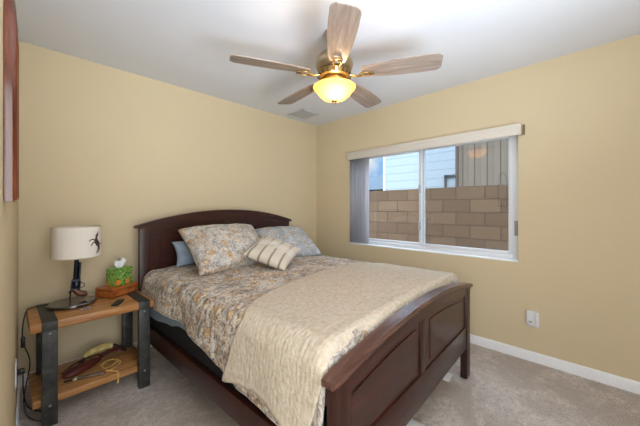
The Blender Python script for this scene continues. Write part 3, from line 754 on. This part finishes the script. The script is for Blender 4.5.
ring1 = [hl.bm.verts.new((x * .97, y * .97, .022)) for x, y in outl]; ring2 = [hl.bm.verts.new((x * .7, y * .72, .046)) for x, y in outl]
for A_, B_ in ((ring0, ring1), (ring1, ring2)):
    for i in range(n): hl.bm.faces.new((A_[i], A_[(i + 1) % n], B_[(i + 1) % n], B_[i]))
cv = hl.bm.verts.new(c0)
for i in range(n): hl.bm.faces.new((ring2[i], ring2[(i + 1) % n], cv))
hl.bm.faces.new(list(reversed(ring0)))
o = hl.build('pouch', m_leather, ho, angle=180); q = o.modifiers.new('s', 'SUBSURF'); q.levels = 2; q.render_levels = 2
MB().tube([(-.12, -.02, .03), (-.05, .035, .05), (.03, .075, .052), (.09, .10, .04)], .008, 8, 5, .5).build('welt', m_darkleather, ho)
MB().tube([(.10, .09, .03), (.15, .115, .036), (.205, .13, .030), (.235, .11, .012)], [.024, .022, .020, .012], 10, 5, .55).build('belt_loop', m_leather, ho)
kn = tag(empty('sheath_knife', (.255, 2.392, SZ)), 'wooden handled knife with a bright pommel at the front of the nightstand shelf', 'knife')
MB().tube([(-.03, .005, .013), (.03, -.004, .014), (.085, -.028, .013), (.098, -.036, .013)], [.008, .011, .012, .010], 10, 5).build('handle', wood('weathered_handle', (58, 44, 34), (104, 84, 64), (140, 118, 94), 'X', .5, 2), kn)
MB().sphere((-.045, .012, .014), .0135, 12, (1.2, .9, .9)).build('pommel', plain('bright_pommel', (196, 186, 160), .3, .6), kn)
MB().tube([(-.03, .005, .013), (-.060, .020, .012), (-.10, .03, .010)], [.007, .010, .008], 10, 4, .6).build('guard', m_darkleather, kn)
bd_ = tag(empty('bead_strand', (.40, 2.44, SZ)), 'tangled strand of golden beads spilling over the nightstand shelf edge', 'beads')
random.seed(3); bp = []
path = [(-.05, .05, .012), (0, .08, .02), (.05, .05, .012), (.03, 0, .02), (-.03, -.02, .012), (-.04, .03, .026), (.02, .06, .026), (.06, .01, .016), (.01, -.05, .010), (-.03, -.06, .012), (.0, -.085, .010), (.02, -.1155, .008), (.022, -.1235, -.008), (.022, -.125, -.03), (.02, -.125, -.05)]
cp = catmull([Vector(p) for p in path], 9)
bm_ = MB(); bm_.tube(cp, .0012, 5); bm_.build('string', m_darkleather, bd_)
bm_ = MB()
for i, p in enumerate(cp):
    if i % 2 == 0: bm_.sphere(p, .0058, 8)
bm_.sphere(cp[-1] + Vector((0, 0, -.006)), .008, 8)
bm_.build('beads', plain('golden_beads', (206, 164, 92), .3), bd_)
MBx = MB().tube([(.0, .05, .004), (.07, .10, .005), (.13, .15, .004)], .003, 6, 5); MBx.build('thong', plain('tan_thong', (150, 104, 60), .7), bd_)

# ------------------------------------------------------------------ ceiling fan
FC = Vector((1.442, 1.282, CH))
fan = tag(empty('ceiling_fan', FC), 'five blade ceiling fan with grey oak blades and an amber bowl light', 'ceiling fan')
zz = lambda z: z - CH
MB().lathe([(.066, zz(2.4395)), (.066, zz(2.42)), (.056, zz(2.385)), (.03, zz(2.375)), (.016, zz(2.372))], 32).build('canopy', m_nickel, fan)
MB().lathe([(.012, zz(2.38)), (.012, zz(2.31))], 16).build('downrod', m_nickel, fan)
MB().lathe([(.016, zz(2.325)), (.03, zz(2.318)), (.055, zz(2.305)), (.095, zz(2.285)), (.122, zz(2.25)), (.126, zz(2.215)), (.115, zz(2.185)), (.098, zz(2.172)), (.03, zz(2.168))], 40).build('motor_housing', m_nickel, fan)
vent = MB(); vent.lathe([(.085, zz(2.1675)), (.112, zz(2.1675)), (.105, zz(2.135)), (.075, zz(2.128))], 40)
vo_ = vent.build('vent_ring', m_bronze, fan)
for k in range(20):
    a = k * PI / 10; MB().box(-.004, .004, -.002, .002, -.014, .014, Matrix.Rotation(a, 4, 'Z') @ Matrix.Translation((.1095, 0, zz(2.15))) @ Matrix.Rotation(-.2, 4, 'Y')).build('vent_slot', m_black, vo_, smooth=False)
MB().lathe([(.074, zz(2.128)), (.08, zz(2.115)), (.066, zz(2.09)), (.052, zz(2.078)), (.05, zz(2.068)), (.02, zz(2.066))], 36).build('light_kit', m_bronze, fan)
mg = bpy.data.materials.new('amber_glass'); mg.use_nodes = True; t = mg.node_tree; pb = t.nodes['Principled BSDF']
pb.inputs['Base Color'].default_value = srgb(240, 196, 110); pb.inputs['Roughness'].default_value = .35
lw = t.nodes.new('ShaderNodeTexCoord'); nz = t.nodes.new('ShaderNodeTexNoise'); nz.inputs['Scale'].default_value = 9; t.links.new(lw.outputs['Object'], nz.inputs[0])
rp = t.nodes.new('ShaderNodeValToRGB'); rp.color_ramp.elements[0].position = .35; rp.color_ramp.elements[0].color = srgb(242, 184, 84); rp.color_ramp.elements[1].position = .68; rp.color_ramp.elements[1].color = srgb(255, 226, 150)
t.links.new(nz.outputs['Fac'], rp.inputs[0]); t.links.new(rp.outputs[0], pb.inputs['Emission Color']); pb.inputs['Emission Strength'].default_value = .35
tl = t.nodes.new('ShaderNodeBsdfTranslucent'); tl.inputs[0].default_value = (1, .50, .11, 1)
ms = t.nodes.new('ShaderNodeMixShader'); ms.inputs[0].default_value = .65
mo = [n_ for n_ in t.nodes if n_.type == 'OUTPUT_MATERIAL'][0]
t.links.new(pb.outputs[0], ms.inputs[1]); t.links.new(tl.outputs[0], ms.inputs[2]); t.links.new(ms.outputs[0], mo.inputs[0])
bowl = MB().lathe([(.136, zz(2.076)), (.143, zz(2.070)), (.140, zz(2.062)), (.126, zz(2.052)), (.118, zz(2.040)), (.102, zz(2.018)), (.078, zz(1.998)), (.045, zz(1.986)), (.010, zz(1.982))], 48, open_ends=True)
bowl.build('light_bowl', mg, fan, angle=60)
MB().lathe([(.006, zz(1.985)), (.020, zz(1.982)), (.018, zz(1.974)), (.010, zz(1.969)), (.009, zz(1.962)), (.002, zz(1.957))], 20).build('finial', m_nickel, fan)
BLADE_A = 10.2
for k in range(5):
    az = math.radians(BLADE_A + 72 * k)
    arm = MB()
    arm.tube([(.085, 0, zz(2.150)), (.115, 0, zz(2.138)), (.15, 0, zz(2.128)), (.185, 0, zz(2.133))], [.010, .011, .012, .014], 10, 5, .5)
    ringp = [(.205 + .034 * math.cos(a), .026 * math.sin(a), zz(2.134)) for a in [i * 2 * PI / 20 for i in range(21)]]
    arm.tube(ringp, .0055, 8)
    arm.rbox(.228, .262, -.018, .018, zz(2.131), zz(2.137), .002)
    a_o = arm.build('blade_arm', m_bronze, fan); a_o.rotation_euler = (0, 0, az)
    bm_ = MB(); N = 26; L0, L1 = .185, .672; top_ = []; bot_ = []
    outline = []
    for i in range(N + 1):
        t_ = i / N; x = L0 + (L1 - L0) * t_
        w_ = .050 + .026 * math.sin(min(1, t_ * 1.15) * PI * .62)
        if t_ > .93: w_ *= math.sqrt(max(0, 1 - ((t_ - .93) / .07) ** 2 * .6))
        if t_ < .06: w_ *= .86 + .14 * t_ / .06
        outline.append((x, w_))
    poly = [(x, -w_) for x, w_ in outline] + [(x, w_) for x, w_ in reversed(outline)]
    A = [bm_.bm.verts.new((x, y, -.003)) for x, y in poly]; B = [bm_.bm.verts.new((x, y, .003)) for x, y in poly]
    bm_.bm.faces.new(A); bm_.bm.faces.new(list(reversed(B)))
    for i in range(len(poly)): j = (i + 1) % len(poly); bm_.bm.faces.new((A[i], B[i], B[j], A[j]))
    b_o = bm_.build('blade', m_blade, fan, angle=30); b_o.location = (0, 0, zz(2.152))
    b_o.rotation_euler = (Matrix.Rotation(az, 3, 'Z') @ Matrix.Rotation(math.radians(-11), 3, 'X')).to_euler()
light('fan_bulb', 'POINT', FC + Vector((-.03, -.035, zz(2.04))), (0, 0, 0), FAN_W, (1, .80, .52), shadow_soft_size=.025)

# ---- ceiling vent
cvn = tag(empty('ceiling_vent', (2.42, 2.67, CH)), 'square louvred air vent in the ceiling corner', 'vent')
f_ = MB()
for a in range(4): f_.rbox(-.142, .142, .112, .142, -.010, -.0005, .003, 2, Matrix.Rotation(a * PI / 2, 4, 'Z'))
f_.build('frame', plain('vent_grey_paint', (206, 208, 210), .5), cvn)
MB().box(-.12, .12, -.12, .12, -.004, -.001).build('back_plate', plain('vent_back_grey', (176, 178, 180), .7), cvn, smooth=False)  # plain light grey plate behind the louvres
m_louv = plain('vent_louvre_grey', (200, 202, 204), .5)
for k in range(9): MB().box(-.112, .112, -.013, .013, -.0008, .0008, Matrix.Translation((0, -.1 + k * .025, -.0105)) @ Matrix.Rotation(.12, 4, 'X')).build('louvre', m_louv, cvn, smooth=False)

# ---- outlets
def outlet(name, label, mtx_loc, rz, w_=.074, h=.118):
    o = tag(empty(name, mtx_loc, rz), label, 'outlet')
    MB().rbox(-w_ / 2, w_ / 2, -.006, 0, -h / 2, h / 2, .003).build('plate', m_plast, o)
    for z in (-.02, .02):
        for x in (-.007, .007): MB().box(x - .0012, x + .0012, -.0068, -.0055, z - .004, z + .006).build('slot', m_black, o, smooth=False)
    return o
outlet('wall_outlet', 'white outlet plate on the right wall behind a plug-in device', (RX - .0005, .40, .345), math.radians(-90), .078, .125)
pd = tag(empty('plug_in_device', (RX - .0075, .412, .352), math.radians(-90)), 'white plug-in device on the right wall outlet', 'plug-in device')
MB().rbox(-.030, .030, -.040, 0, -.045, .072, .010, 3).build('body', m_plast, pd)
MB().rbox(-.012, .012, -.0425, -.039, -.022, -.010, .002).build('vent', plain('grey_vent', (150, 152, 158), .5), pd)
outlet('wall_outlet', 'white outlet plate on the left wall beside the nightstand', (LX + .0005, 2.19, .395), math.radians(90), .076, .125)

# ---- picture frame on the left wall
pf = tag(empty('picture_frame', (LX, 1.27, 1.58)), 'reddish brown arched wooden picture frame hanging on the left wall', 'picture frame')
def aq(y, half, zb, zsh, zpk):     # closed outline with an arched top
    return [(-half, zb), (half, zb)] + [(half * math.cos(a), zsh + (zpk - zsh) * math.sin(a)) for a in [PI * i / 14 for i in range(15)]]
RT = Matrix(((0, 1, 0, 0), (1, 0, 0, 0), (0, 0, 1, 0), (0, 0, 0, 1)))   # prism x->y, y->x
OUT = aq(0, .078, -.30, .20, .32); INN = aq(0, .050, -.27, .19, .285)
fr = MB(); nO = len(OUT)
def ringx(pts, x): return [fr.bm.verts.new((x * (1 - max(0, z - .2) * 2.4), y, z)) for y, z in pts]
def lerp(a, b, t): return [(p[0] * (1 - t) + q[0] * t, p[1] * (1 - t) + q[1] * t) for p, q in zip(a, b)]
rings = [ringx(OUT, .0008), ringx(OUT, .0165), ringx(lerp(OUT, INN, .03), .0205), ringx(lerp(OUT, INN, .12), .0248), ringx(lerp(OUT, INN, .24), .0275), ringx(lerp(OUT, INN, .38), .0285), ringx(lerp(OUT, INN, .62), .024), ringx(INN, .010), ringx(INN, .0008)]
for A, B in zip(rings, rings[1:] + rings[:1]):
    for i in range(nO): j = (i + 1) % nO; fr.bm.faces.new((A[i], A[j], B[j], B[i]))
fr.build('moulding', wood('reddish_frame_wood', (58, 25, 13), (92, 45, 24), (118, 64, 38), 'Z', .13, 1.5), pf, angle=30)
MB().prism(lerp(OUT, INN, .95), .0012, .009, RT).build('picture', plain('pale_print', (206, 196, 180), .4), pf, smooth=False)
